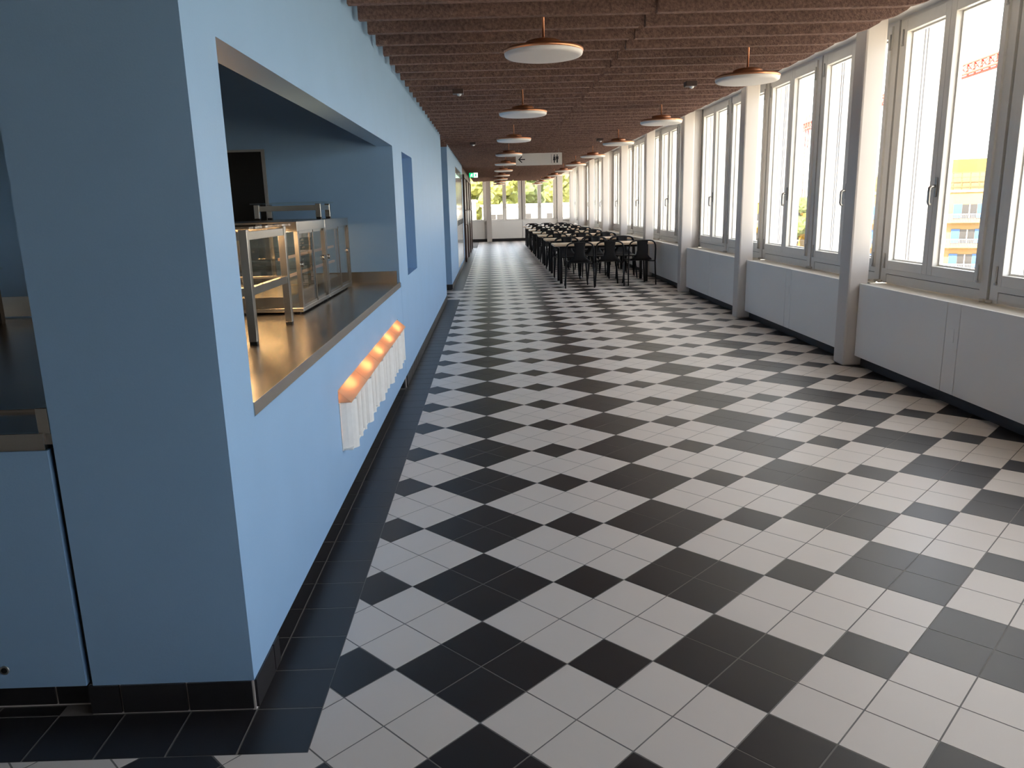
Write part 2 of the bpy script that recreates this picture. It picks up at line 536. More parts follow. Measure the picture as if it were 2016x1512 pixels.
# tile base along the walls
baseboard = empty('baseboard_left', (XL, YF, 0), 'black tile skirting with pale joints along the blue wall', 'skirting', kind='structure')
mb = MB()
mb.box(PX0 - 0.015, XL - 0.004, YF + 0.002, YF + 0.012, 0.0, WB - 0.002)
mb.box(XL - 0.012, XL - 0.002, YF, OY0 + 0.0, 0.0, WB - 0.002)
mb.box(XL - 0.072, XL - 0.062, OY0, 4.09, 0.0, WB - 0.002)
mb.box(XL - 0.012, XL - 0.002, 4.09, Y_END1, 0.0, WB - 0.002)
mb.box(XFAR, PX0 - 0.02, YF + 0.053, YF + 0.063, 0.0, WB - 0.002)
mb.box(XL - 0.012, XL - 0.002, Y_WALL2, 19.2, 0.0, WB - 0.002)
mb.build('joint_mortar', M['mortar'], baseboard)
def base_tile(x0, x1, y0, y1, z1=WB):
    MB().box(x0, x1, y0, y1, 0.008, z1).build('baseboard_tile', M['tile_b'], baseboard)
g = 0.0035
x = XL - 0.004
while x > PX0 - 0.01:
    x1 = max(x - T, PX0 - 0.015)
    base_tile(x1 + g, x - g, YF - 0.006, YF + 0.004)
    x = x1
x = PX0 - 0.02
x1 = -1.31
while x > -2.3:
    base_tile(x1 + g, x - g, YF + 0.048, YF + 0.055)
    x, x1 = x1, x1 - T
y = YF
for y1 in (YF + 0.19, OY0):
    base_tile(XL - 0.004, XL + 0.006, y + g, y1 - g)
    y = y1
y = OY0
while y < 4.06:
    y1 = min(y + T, 4.09)
    base_tile(XL - 0.064, XL - 0.054, y + g, y1 - g)
    y = y1
y = 4.09
while y < Y_END1 - 0.01:
    y1 = min(y + T, Y_END1)
    base_tile(XL - 0.004, XL + 0.006, y + g, y1 - g)
    y = y1
base_tile(XL - 0.004, XL + 0.006, Y_WALL2, 19.2)
MB().box(-2.7, XL + 0.006, Y_WALL2 - 0.006, Y_WALL2, 0.008, WB).build('baseboard_tile', M['tile_b'], baseboard)

# ================================================================== other shell walls and roof
mb = MB().box(XFAR - 0.1, 3.66, YB - 0.15, YB, 0, ZC).box(XFAR - 0.12, XFAR, YB, YF, 0, ZC)
o = mb.build('wall_back', M['white']); tag(o, 'plain white wall closing the corridor behind the viewpoint', 'wall', kind='structure')
mb = MB()
mb.box(XW, XW + 0.14, YB, YE + 0.2, -0.3, ZS - 0.03)
mb.box(XW, XW + 0.14, YB, YE + 0.2, ZH, ZC + 0.25)
mb.box(XW, XW + 0.14, YB, GAP0 - 6 * MOD - 0.012, ZS - 0.03, ZH)  # unseen solid stretch behind the viewpoint, added to cut the light from there
wall_right = mb.build('wall_right', M['white']); tag(wall_right, 'white parapet and lintel of the window front', 'wall', kind='structure')
mb = MB()
mb.box(-3.2, XW, YE + 0.02, YE + 0.16, -0.3, ZS + 0.13)
mb.box(-3.2, XW, YE + 0.02, YE + 0.16, ZH, ZC + 0.25)
wall_end = mb.build('wall_end', M['white']); tag(wall_end, 'white end wall below the far windows', 'wall', kind='structure')
for i_, (xa, xb) in enumerate([(-3.2, -0.22), (0.0, 1.42), (1.42, 2.92)]):
    MB().box(xa + 0.01, xb - 0.01, YE - 0.10, YE + 0.02, 0.12, 0.865, 0.004).build('radiator_panel', M['panel'], wall_end)
MB().box(-3.2, XW, YE - 0.06, YE + 0.02, 0, 0.12).build('plinth', M['plinth'], wall_end)
MB().box(-3.2, XW, YE - 0.10, YE + 0.02, 0.866, 0.90).build('sill', M['white'], wall_end)
# wall at the far left, beyond the dark doors
mb = MB().box(XL - 0.2, XL, 26.5, 26.62, 0, ZC).box(-3.3, -3.2, 26.5, YE + 0.16, 0, ZC).box(-3.2, XL, 26.5, 26.62, 0, ZC)
o = mb.build('wall_corner', M['white']); tag(o, 'white return wall past the dark doors at the corridor end', 'wall', kind='structure')

ceiling = MB().box(XFAR - 0.2, 3.85, YB - 0.2, YE + 0.4, ZC, ZC + 0.25).build('ceiling', M['slab'])
tag(ceiling, 'dark ceiling hung with brown wood-wool baffles', 'ceiling', kind='structure')
o = MB().box(2.70, XW, YB, YE, ZH + 0.005, ZC - 0.001).build('soffit', M['white'], ceiling)

# baffles: rounded towards the windows
def arc(cx, cz, r, a0, a1, n):
    return [(cx + r * math.cos(math.radians(a0 + (a1 - a0) * i / n)), cz + r * math.sin(math.radians(a0 + (a1 - a0) * i / n))) for i in range(n + 1)]
XJ = 1.044
BT = 0.05
left_p = [(-0.65, ZB), (XJ - 0.02, ZB), (XJ - 0.02, ZC), (-0.65, ZC)]
right_p = [(XJ + 0.02, ZB), (2.46, ZB)] + [(2.555, 2.541), (2.62, 2.557), (2.68, 2.588), (2.73, 2.635), (2.765, 2.70), (2.78, 2.78), (2.785, ZH + 0.005), (2.785, ZC)] + [(XJ + 0.02, ZC)]
me_l = MB().prism(left_p, 0, BT, 'y').mesh('baffle', M['baffle'])
me_r = MB().prism(right_p, 0, BT, 'y').mesh('baffle', M['baffle'])
k = -9
while True:
    y = 2.489 + 0.35 * k
    if y > YE - 0.3: break
    for me in (me_l, me_r):
        o = bpy.data.objects.new('baffle', me); COL.objects.link(o); o.location = (0, y, 0); o.parent = ceiling
    k += 1
me_p = MB().prism([(-2.74, ZB - 0.02), (-0.66, ZB - 0.02), (-0.66, ZC), (-2.74, ZC)], 0, BT, 'y').mesh('baffle', M['baffle'])
for k in range(5):
    o = bpy.data.objects.new('baffle', me_p); COL.objects.link(o); o.location = (0, Y_END1 + 0.03 + 0.35 * k, 0); o.parent = ceiling

# ================================================================== windows
def build_window(name):
    """local: y 0..MOD along the wall, x=0 inner face, x grows outwards, z absolute"""
    w = empty(name, (0, 0, 0), kind='structure')
    a, b = 0.016, MOD - 0.016
    fr = MB()
    FW = 0.085
    fr.box(0, 0.10, a, a + FW, ZS, ZH); fr.box(0, 0.10, b - FW, b, ZS, ZH)
    fr.box(0, 0.10, a + FW, b - FW, ZH - 0.03, ZH); fr.box(0, 0.10, a + FW, b - FW, 0.815, 0.862)
    fr.box(0.006, 0.10, a + FW + 0.006, b - FW, ZS, 0.809)
    frame = fr.build('frame', M['winframe'], w, False)
    gk = MB(); gk.box(0.05, 0.12, -0.017, 0.017, ZS, ZH); gk.box(0.012, 0.09, a + FW, b - FW, ZS + 0.002, 0.816)
    gk.build('gasket', M['gasket'], w, False)
    og = MB()
    for yy in (a, b - 0.05): og.box(0.12, 0.17, yy, yy + 0.05, ZS, ZH)
    og.box(0.12, 0.17, a + 0.05, b - 0.05, ZS, ZS + 0.06); og.box(0.12, 0.17, a + 0.05, b - 0.05, ZH - 0.05, ZH)
    og.build('outer_frame', M['winframe'], w, False)
    for yy in (a + 0.085, b - 0.10, b - 0.145):
        MB().box(0.150, 0.158, yy, yy + 0.005, ZS, ZH).build('blind_rail', M['railgrey'], w, False)
    mid = MOD / 2
    s0, s1 = a + FW - 0.004, b - FW + 0.004
    for q, (ya, yb) in enumerate(((s0, mid - 0.0015), (mid + 0.0015, s1))):
        st = 0.056
        la = st if q == 0 else 0.068
        lb = 0.068 if q == 0 else st
        sx0, sx1 = -0.018, 0.062
        s_ = MB()
        z0, z1 = 0.858, ZH - 0.028
        g0, g1 = 0.932, 2.765
        s_.box(sx0, sx1, ya, ya + la, z0, z1, 0.003); s_.box(sx0, sx1, yb - lb, yb, z0, z1, 0.003)
        s_.box(sx0, sx1, ya + la, yb - lb, z0, g0, 0.003); s_.box(sx0, sx1, ya + la, yb - lb, g1, z1, 0.003)
        # glazing bead
        for (p0, p1, q0, q1) in ((ya + la, ya + la + 0.012, g0, g1), (yb - lb - 0.012, yb - lb, g0, g1), (ya + la, yb - lb, g0, g0 + 0.012), (ya + la, yb - lb, g1 - 0.012, g1)):
            s_.box(0.03, 0.06, p0, p1, q0, q1)
        sash = s_.build('sash', M['winframe'], w, False)
        MB().box(0.040, 0.046, ya + la, yb - lb, g0, g1).build('pane', M['glass'], sash, False)
        hy = ya + 0.004 if q == 0 else yb - 0.004
        hg = MB()
        for hz in (0.90, 2.70): hg.cyl((sx0 - 0.006, hy, hz - 0.03), (sx0 - 0.006, hy, hz + 0.09), 0.006, 8); hg.box(sx0 - 0.014, sx0 + 0.004, hy - 0.008, hy + 0.008, hz - 0.036, hz - 0.022)
        hg.build('hinge', M['alu'], sash, False)
        if q == 1:
            h = MB()
            hy = mid - 0.03
            h.box(sx0 - 0.012, sx0 + 0.001, hy - 0.014, hy + 0.014, 1.455, 1.60, 0.004)
            h.tube([(sx0 - 0.01, hy, 1.535), (sx0 - 0.040, hy, 1.535), (sx0 - 0.052, hy, 1.525), (sx0 - 0.054, hy, 1.50), (sx0 - 0.054, hy, 1.42), (sx0 - 0.048, hy, 1.405), (sx0 - 0.034, hy, 1.400)], 0.012, 10)
            h.build('handle', M['handle'], sash, False)
    ft = MB()
    for yy in (0.035, MOD - 0.035): ft.cyl((-0.012, yy, ZS), (-0.012, yy, ZS + 0.02), 0.022, 12)
    ft.build('foot_block', M['sill'], w, False)
    return w
win0 = build_window('window_1')
index_kids(win0)
wn = 1
for k in range(-6, 18):
    y0 = GAP0 + MOD * k
    if wn == 1: w = win0
    else:
        w = copy_tree(win0); w.name = 'window_%d' % wn
    w.location = (XW, y0, 0)
    tag(w, 'white two-sash window, %s bay along the window front' % (ORD + ['fifteenth', 'sixteenth', 'seventeenth', 'eighteenth', 'nineteenth', 'twentieth', 'twenty-first', 'twenty-second', 'twenty-third', 'twenty-fourth'])[wn - 1], 'window', 'windows of the long front', 'structure')
    wn += 1
for k, x0 in enumerate((-1.617, -0.10, 1.417, 2.934)):
    w = copy_tree(win0); w.name = 'window_%d' % wn
    w.rotation_euler = (0, 0, math.radians(90))
    w.location = (x0 + MOD, YE, 0)
    w.scale = (1, 1, 1)
    tag(w, ['white window in the end wall beside the dark doors', 'white window in the end wall next to the slim column', 'white window in the end wall behind the tables', 'white window at the corner of the end wall'][k], 'window', 'windows of the end wall', 'structure')
    wn += 1

# outside fins between the windows
for k in range(-1, 19):
    y0 = GAP0 + MOD * k
    MB().box(XW + 0.175, XW + 0.41, y0 - 0.06, y0 + 0.06, -0.3, ZC).build('facade_fin', M['white'], wall_right)

# sill boards and radiator covers, one per bay
PX = 3.275
for i_, yc in enumerate(COLS[:-1]):
    ya, yb = yc + 0.105, COLS[i_ + 1] - 0.105
    c = empty('radiator_cover', (PX, (ya + yb) / 2, 0), 'white panelled radiator cover in the %s bay between columns' % ORD[i_], 'radiator cover', 'radiator covers under the windows')
    ym = (ya + yb) / 2
    for p0, p1 in ((ya, ym - 0.08), (ym + 0.08, yb)):
        MB().box(PX, PX + 0.02, p0 + 0.003, p1 - 0.003, 0.095, ZS, 0.002).build('panel', M['panel'], c)
    s_ = MB().box(PX, PX + 0.02, ym - 0.077, ym + 0.077, 0.095, ZS, 0.002).build('strip', M['panel'], c)
    MB().box(PX - 0.004, PX + 0.001, ym - 0.03, ym + 0.045, 0.46, 0.56, 0.002).build('socket', M['panel'], s_)
    MB().box(PX + 0.02, PX + 0.12, ya, yb, 0.10, 0.70).build('body', M['gasket'], c)
    MB().box(PX + 0.0205, XW + 0.02, ya, yb, 0.7165, ZS - 0.003, 0.001).build('top', M['sill'], c)
    MB().box(XP - 0.004, XP + 0.02, ya, yb, 0.0, 0.10).build('plinth', M['plinth'], c)

# columns in front of the windows
for i_, yc in enumerate(COLS):
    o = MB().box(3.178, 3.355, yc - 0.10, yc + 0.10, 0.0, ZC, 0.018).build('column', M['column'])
    tag(o, 'white square column at the window front, %s along the corridor' % ORD[i_], 'column', 'columns along the windows')
for xa, lab in ((-0.13, 'slim white column against the far end wall beside the aisle'), (2.95, 'white column in the far corner of the end wall')):
    o = MB().box(xa, xa + 0.21, YE - 0.32, YE - 0.14, 0, ZC, 0.006).build('column', M['column'])
    tag(o, lab, 'column')
# behind the third column: a solid white pier between window and column
for kk, yy in enumerate((COLS[3], COLS[6], COLS[8])):
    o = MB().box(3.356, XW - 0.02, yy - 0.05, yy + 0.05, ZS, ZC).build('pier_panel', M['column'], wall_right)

# ================================================================== serving counter and what stands on it
ZK = 0.90
counter = empty('serving_counter', (-1.18, 2.0, 0), 'brushed steel counter in the large serving opening', 'counter')
mb = MB()
mb.box(-1.69, XL - 0.002, OY0 + 0.002, OY1 - 0.002, ZK - 0.03, ZK, 0.002)
mb.box(-1.69, PX0, YF + 0.002, OY0, ZK - 0.04, ZK - 0.01)
mb.build('top', M['steel_dark'], counter)
MB().box(XL - 0.004, XL + 0.004, OY0, OY1 + 0.0, OZ0, ZK + 0.001, 0.001).build('edge_strip', M['steel'], counter)
MB().box(-1.69, XL - 0.02, OY1 - 0.012, OY1 - 0.002, ZK, 0.99).build('upstand', M['steel'], counter)
MB().box(-1.66, XL - TH - 0.01, OY0 + 0.02, OY1 - 0.02, 0.0, ZK - 0.032).build('cabinet_body', M['steel_dark'], counter)

counter2 = empty('corner_counter', (-2.6, 0.5, 0), 'dark steel counter behind the opening at the front corner', 'counter')
MB().box(-3.6, -1.70, YF + 0.002, 2.46, ZK - 0.04, ZK - 0.008, 0.002).build('top', M['steel_dark'], counter2)
MB().box(-3.6, -1.185, YF - 0.006, YF + 0.0, 0.845, ZK - 0.006, 0.001).build('edge_strip', M['steel'], counter2)
MB().box(-1.69, -1.185, YF + 0.001, YF + 0.02, 0.846, ZK - 0.008).build('front_rail', M['steel'], counter2)
MB().box(-3.55, -1.72, YF + 0.13, 2.4, 0, ZK - 0.045).build('cabinet_body', M['steel_dark'], counter2)
MB().box(-1.20, PX0 - 0.002, YF + 0.0, 0.12, ZK - 0.01, 0.965, 0.002).build('upstand', M['steel'], counter2)
MB().box(-3.6, -2.3, 2.44, 2.46, ZK, 1.02).build('rear_upstand', M['steel'], counter2)

def rack(name, x0, x1, y0, y1, zb_, zt, shelf, label, legmat, lamp=True):
    r = empty(name, ((x0 + x1) / 2, (y0 + y1) / 2, zb_), label, 'shelf rack')
    lw = 0.036
    for xa in (x0, x1 - lw):
        for ya in (y0, y1 - lw):
            lg = MB().box(xa, xa + lw, ya, ya + lw, zb_ + 0.012, zt, 0.002).build('leg', legmat, r)
            MB().box(xa + 0.002, xa + lw - 0.002, ya + 0.002, ya + lw - 0.002, zb_, zb_ + 0.013).build('foot', M['black'], lg)
    lev = [zt - 0.045] + shelf
    for z in lev:
        f = MB()
        f.box(x0 + 0.004, x0 + 0.03, y0 + lw, y1 - lw, z, z + 0.035); f.box(x1 - 0.03, x1 - 0.004, y0 + lw, y1 - lw, z, z + 0.035)
        f.box(x0 + lw, x1 - lw, y0 + 0.004, y0 + 0.03, z, z + 0.035); f.box(x0 + lw, x1 - lw, y1 - 0.03, y1 - 0.004, z, z + 0.035)
        rl = f.build('rail', legmat, r)
        MB().box(x0 + 0.03, x1 - 0.03, y0 + 0.03, y1 - 0.03, z + 0.022, z + 0.030).build('glass_shelf', M['vitrine'], r)
    MB().box(x0 - 0.02, x1 + 0.02, y0 - 0.02, y1 + 0.02, zt + 0.002, zt + 0.012).build('glass_top', M['vitrine'], r)
    if lamp:
        t_ = MB().box((x0 + x1) / 2 - 0.03, (x0 + x1) / 2 + 0.03, y0 + 0.05, y1 - 0.05, zt - 0.055, zt - 0.046).build('heat_strip', M['warm_led'], r)
    return r
rack('shelf_rack', -1.55, -0.985, 1.143, 1.80, ZK, 1.405, [1.118], 'steel framed glass shelf rack at the near end of the counter', M['steel'])
rack('shelf_rack', -3.3, -2.745, 1.55, 2.19, ZK - 0.008, 1.20, [], 'low rack with black legs on the corner counter', M['black'], False)
rack('glass_riser', -1.60, -1.13, 3.33, 3.68, 1.423, 1.530, [], 'small glass riser shelf standing on top of the display cabinets', M['steel'], False)

def vitrine(y0, y1, label):
    x0, x1, z0, z1 = -1.62, -1.02, ZK, 1.423
    v = empty('display_cabinet', ((x0 + x1) / 2, (y0 + y1) / 2, z0), label, 'display cabinet', 'display cabinets on the counter')
    MB().box(x0, x1, y0, y1, z0 + 0.012, z0 + 0.035, 0.002).build('base', M['steel'], v)
    MB().box(x0 + 0.03, x1 - 0.07, y0 + 0.016, y1 - 0.02, z0 + 0.036, z0 + 0.10, 0.002).build('deck', M['steel'], v)
    for xx in (x0 + 0.03, x1 - 0.06):
        for yy in (y0 + 0.03, y1 - 0.06): MB().box(xx, xx + 0.03, yy, yy + 0.03, z0, z0 + 0.013).build('foot', M['black'], v)
    tp = MB(); tp.box(x0, x1, y0, y1, z1 - 0.055, z1, 0.002)
    tp.build('top', M['steel'], v)
    for xx in (x0, x1 - 0.022):
        for yy in (y0, y1 - 0.022):
            MB().box(xx, xx + 0.022, yy, yy + 0.022, z0 + 0.035, z1 - 0.055).build('post', M['steel'], v)
    MB().box(x0 + 0.022, x1 - 0.022, y0 + 0.006, y0 + 0.012, z0 + 0.035, z1 - 0.055).build('side_pane', M['vitrine'], v)
    MB().box(x0 + 0.022, x1 - 0.022, y1 - 0.012, y1 - 0.006, z0 + 0.035, z1 - 0.055).build('side_pane', M['vitrine'], v)
    MB().box(x0 + 0.006, x0 + 0.012, y0 + 0.022, y1 - 0.022, z0 + 0.035, z1 - 0.055).build('rear_pane', M['vitrine'], v)
    ym = (y0 + y1) / 2
    for ya, yb, xx in ((y0 + 0.022, ym + 0.03, x1 - 0.010), (ym - 0.03, y1 - 0.022, x1 - 0.020)):
        d = MB()
        d.box(xx, xx + 0.008, ya, ya + 0.018, z0 + 0.035, z1 - 0.055); d.box(xx, xx + 0.008, yb - 0.018, yb, z0 + 0.035, z1 - 0.055)
        d.box(xx, xx + 0.008, ya, yb, z0 + 0.035, z0 + 0.05); d.box(xx, xx + 0.008, ya, yb, z1 - 0.07, z1 - 0.055)
        dr = d.build('sliding_door', M['steel'], v)
        MB().box(xx + 0.002, xx + 0.006, ya + 0.018, yb - 0.018, z0 + 0.05, z1 - 0.07).build('pane', M['vitrine'], dr)
        MB().cyl((xx + 0.006, yb - 0.03 if yb > ym + 0.1 else ya + 0.03, z0 + 0.28), (xx + 0.018, yb - 0.03 if yb > ym + 0.1 else ya + 0.03, z0 + 0.28), 0.016, 14).build('knob', M['steel'], dr)
    for zz in (z0 + 0.20, z0 + 0.31):
        MB().box(x0 + 0.03, x1 - 0.12, y0 + 0.025, y1 - 0.025, zz, zz + 0.008).build('shelf', M['vitrine'], v)
        MB().box(x1 - 0.13, x1 - 0.118, y0 + 0.025, y1 - 0.025, zz - 0.006, zz + 0.010).build('shelf_rail', M['copper_tray'], v)
    MB().box(x0 + 0.1, x0 + 0.13, y0 + 0.04, y1 - 0.04, z1 - 0.066, z1 - 0.056).build('light_strip', M['warm_led'], v)
vitrine(2.172, 2.905, 'steel and glass display cabinet next to the shelf rack')
vitrine(2.915, 3.755, 'steel and glass display cabinet at the far end of the counter')

# dark doorway and switch on the serving room end wall
door = empty('door_1', (-2.2, OY1, 0), 'black doorway with a thin metal frame inside the serving room', 'door', kind='structure')
MB().box(-2.62, -1.70, OY1 - 0.01, OY1 - 0.002, 0, 1.94).build('leaf', M['black'], door)
f = MB(); f.box(-1.70, -1.675, OY1 - 0.014, OY1, 0, 1.957); f.box(-2.645, -2.62, OY1 - 0.014, OY1, 0, 1.957); f.box(-2.62, -1.70, OY1 - 0.014, OY1, 1.94, 1.957)
f.build('frame', M['alu'], door)
o = MB().box(-3.90, -3.80, OY1 - 0.012, OY1, 1.50, 1.62, 0.003).build('light_switch', M['switch']); tag(o, 'pale switch plate on the serving room wall', 'switch')

# wall lamp in the niche under the counter
lamp = empty('wall_lamp', (XL, (NY0 + NY1) / 2, NZ0), 'long white fluted wall light glowing copper inside, set in the blue wall', 'wall lamp')
XB = XL - 0.085
mb = MB()
mb.box(XB - 0.004, XB, NY0 + 0.002, NY1 - 0.03, NZ0 + 0.004, NZ1 - 0.004)
mb.box(XB, XL - 0.004, NY0 + 0.012, NY1 - 0.03, NZ0 + 0.002, NZ0 + 0.008)
mb.build('copper_lining', M['copper_tray'], lamp)
MB().box(XB - 0.02, XL - 0.004, NY1 - 0.004, NY1 - 0.001, NZ0, NZ1).build('end_plate', M['panel'], lamp)
NM = 5
ML = (NY1 - NY0 - 0.02) / NM
def flute(y0, y1, first_one=False):
    """outer outline of one fluted shell in plan (x outwards)"""
    pts = []
    L = y1 - y0
    segs = [(0.0, 0.26, 0.042), (0.26, 0.48, 0.0), (0.48, 0.58, 0.030), (0.58, 0.74, 0.0), (0.74, 0.84, 0.030), (0.84, 1.0, 0.0)]
    for a, b, h in segs:
        for q in range(7):
            t_ = q / 7
            pts.append((y0 + L * (a + (b - a) * t_), 0.030 + h * math.sin(math.pi * t_) ** 0.5))
    if first_one:
        pts = [(y, x * min(1.0, (max(0.0, (y - y0)) / 0.07 + 0.02) ** 0.5)) for y, x in pts]
    pts.append((y1, 0.030))
    return pts
for i_ in range(NM):
    y0 = NY0 + 0.01 + i_ * ML
    pts = flute(y0 + 0.0005, y0 + ML - 0.0005, i_ == 0)
    poly = [(XL + p[1], p[0]) for p in pts] + [(XL + 0.022, y0 + ML - 0.0005), (XL + (0.0 if i_ == 0 else 0.022), y0 + (0.02 if i_ == 0 else 0.0005))]
    sh = MB().prism(poly, 0.335, 0.578, 'z')
    MBo = sh.build('fluted_shell', M['ceramic'], lamp)
    MB().prism([(XL - 0.004, 0.636), (XL + 0.062, 0.578), (XL + 0.058, 0.574), (XL - 0.004, 0.630)], y0 + 0.002, y0 + ML - 0.002, 'y').build('amber_cover', M['amber'], lamp)
    yc_ = y0 + ML / 2
    MB().lathe([(0.0001, -0.022), (0.016, -0.014), (0.020, 0.0), (0.016, 0.014), (0.0001, 0.022)], 16, (XL - 0.015, yc_, 0.545)).build('bulb', M['warm'], lamp)
MB().box(XL - 0.08, XL + 0.004, NY0 + 0.001, NY0 + 0.009, 0.335, 0.575).build('end_cap', M['ceramic'], lamp)
MB().prism([(XL - 0.004, 0.636), (XL + 0.062, 0.578), (XL - 0.004, 0.578)], NY0 + 0.004, NY0 + 0.010, 'y').build('amber_end', M['amber'], lamp)
MB().box(XL + 0.0, XL + 0.05, NY0 + 0.012, NY1 - 0.012, 0.337, 0.345).build('bottom_plate', M['ceramic'], lamp)

# ================================================================== pendants
ZP = 2.33
def build_pendant():
    p = empty('pendant_lamp', (0, 0, 0))
    MB().lathe([(0.0001, 0.0), (0.205, 0.0), (0.220, 0.003), (0.229, 0.009), (0.2325, 0.018), (0.232, 0.026)], 48).build('diffuser', M['diffuser'], p, False)
    MB().lathe([(0.232, 0.025), (0.236, 0.029), (0.236, 0.040), (0.228, 0.047), (0.19, 0.052), (0.10, 0.055)], 48).build('housing', M['copper'], p, False)
    MB().lathe([(0.108, 0.053), (0.108, 0.078), (0.104, 0.086), (0.090, 0.092), (0.05, 0.096), (0.008, 0.098), (0.0001, 0.099)], 36).build('cap', M['copper'], p, False)
    MB().cyl((0, 0, 0.09), (0, 0, ZC - ZP), 0.0075, 10).build('rod', M['copper'], p, False)
    return p
pend = build_pendant(); index_kids(pend)
first = True
for row, x, y0, dy, n in (('along the blue wall', 0.415, 2.62, 3.02, 10), ('nearest the windows', 2.02, 3.82, 2.98, 10)):
    for k in range(n):
        p = pend if first else copy_tree(pend)
        first = False
        p.location = (x, y0 + dy * k, ZP)
        tag(p, 'copper disc pendant lamp, %s in the row %s' % (ORD[k], row), 'pendant lamp', 'copper pendant lamps')
# small ceiling detectors
for k, (x, y, lab) in enumerate([(-0.194, 5.21, 'small brown ceiling spot near the blue wall before the hatch'), (1.92, 5.12, 'small brown ceiling spot towards the windows'),
                           (-0.195, 11.1, 'small brown ceiling spot by the side passage'), (1.91, 11.0, 'small brown ceiling spot above the first table')]):
    d = empty('ceiling_spot', (x, y, ZB), lab, 'ceiling spot', 'ceiling spots')
    MB().box(x - 0.05, x + 0.05, y - 0.05, y + 0.05, ZB - 0.045, ZB - 0.001, 0.004).build('body', M['detector'], d)
    MB().lathe([(0.0001, -0.02), (0.016, -0.014), (0.022, 0.0)], 16, (x + 0.01, y - 0.01, ZB - 0.045)).build('lens', M['lens'], d)

# ================================================================== hanging toilet sign
YS = 13.0
sx0, sx1, sz0, sz1 = 0.578, 1.461, 2.229, 2.452
sg = empty('toilet_sign', ((sx0 + sx1) / 2, YS, sz0), 'white hanging sign with a black arrow and two toilet figures', 'sign')
MB().box(sx0, sx1, YS, YS + 0.03, sz0, sz1, 0.002).build('board', M['signwhite'], sg)
MB().box(sx1 - 0.206, sx1 - 0.201, YS - 0.0015, YS + 0.001, sz0 + 0.035, sz1 - 0.025).build('divider_line', M['detector'], sg)
for xx in (sx0 + 0.06, sx1 - 0.06): MB().cyl((xx, YS + 0.015, sz1), (xx, YS + 0.015, ZC), 0.002, 6).build('cable', M['alu'], sg)
zc_ = (sz0 + sz1) / 2
ar = MB()
ax = sx0 + 0.05
ar.box(ax + 0.006, ax + 0.125, YS - 0.002, YS + 0.001, zc_ - 0.009, zc_ + 0.009)
for s_ in (1, -1):
    ar.prism([(ax - 0.006, zc_), (ax + 0.056, zc_ + s_ * 0.060), (ax + 0.074, zc_ + s_ * 0.052), (ax + 0.020, zc_)], YS - 0.002, YS + 0.001, 'y')
ar.build('arrow', M['blackprint'], sg)
def figure(cx, woman):
    m_ = MB()
    m_.cyl((cx, YS - 0.002, zc_ + 0.064), (cx, YS + 0.001, zc_ + 0.064), 0.013, 14)
    if woman:
        poly = [(-.014, .038), (.014, .038), (.017, .0), (.024, -.024), (.010, -.024), (.009, -.062), (-.009, -.062), (-.010, -.024), (-.024, -.024), (-.017, .0)]
    else:
        poly = [(-.020, .038), (.020, .038), (.021, -.005), (.013, -.010), (.011, -.062), (-.011, -.062), (-.013, -.010), (-.021, -.005)]
    m_.prism([(cx + a * 1.2, zc_ + b * 1.2) for a, b in poly], YS - 0.002, YS + 0.001, 'y')
    m_.build('toilet_figure', M['blackprint'], sg)
figure(sx1 - 0.146, True); figure(sx1 - 0.092, False)

# exit sign at the end of the blue wall
ex = empty('exit_sign', (-0.50, 22.6, 2.40), 'green and white emergency exit sign near the dark doors', 'sign')
ex0, ez0 = -0.58, 2.385
MB().box(ex0, ex0 + 0.27, 22.6, 22.64, ez0, ez0 + 0.145).build('housing', M['alu'], ex)
MB().box(ex0 + 0.002, ex0 + 0.145, 22.596, 22.602, ez0 + 0.002, ez0 + 0.143).build('green_field', M['green'], ex)
MB().box(ex0 + 0.145, ex0 + 0.268, 22.596, 22.602, ez0 + 0.002, ez0 + 0.143).build('white_field', M['exitwhite'], ex)
fx, fz = ex0 + 0.075, ez0 + 0.07
m_ = MB()
m_.cyl((fx + 0.015, 22.594, fz + 0.042), (fx + 0.015, 22.598, fz + 0.042), 0.013, 12)
m_.prism([(fx - .012, fz + .028), (fx + .02, fz + .03), (fx + .042, fz + .01), (fx + .036, fz + .002), (fx + .016, fz + .012), (fx + .012, fz - .01), (fx + .036, fz - .03), (fx + .028, fz - .05), (fx - .002, fz - .02), (fx - .03, fz - .052), (fx - .042, fz - .044), (fx - .014, fz - .008), (fx - .034, fz + .006), (fx - .03, fz + .014)], 22.594, 22.598, 'y')
m_.build('running_figure', M['exitwhite'], ex)
MB().box(ex0 + 0.185, ex0 + 0.225, 22.594, 22.598, ez0 + 0.03, ez0 + 0.11).build('door_mark', M['green'], ex)
MB().cyl((ex0 + 0.13, 22.62, ez0 + 0.145), (ex0 + 0.13, 22.62, ZC), 0.006, 8).build('stem', M['alu'], ex)

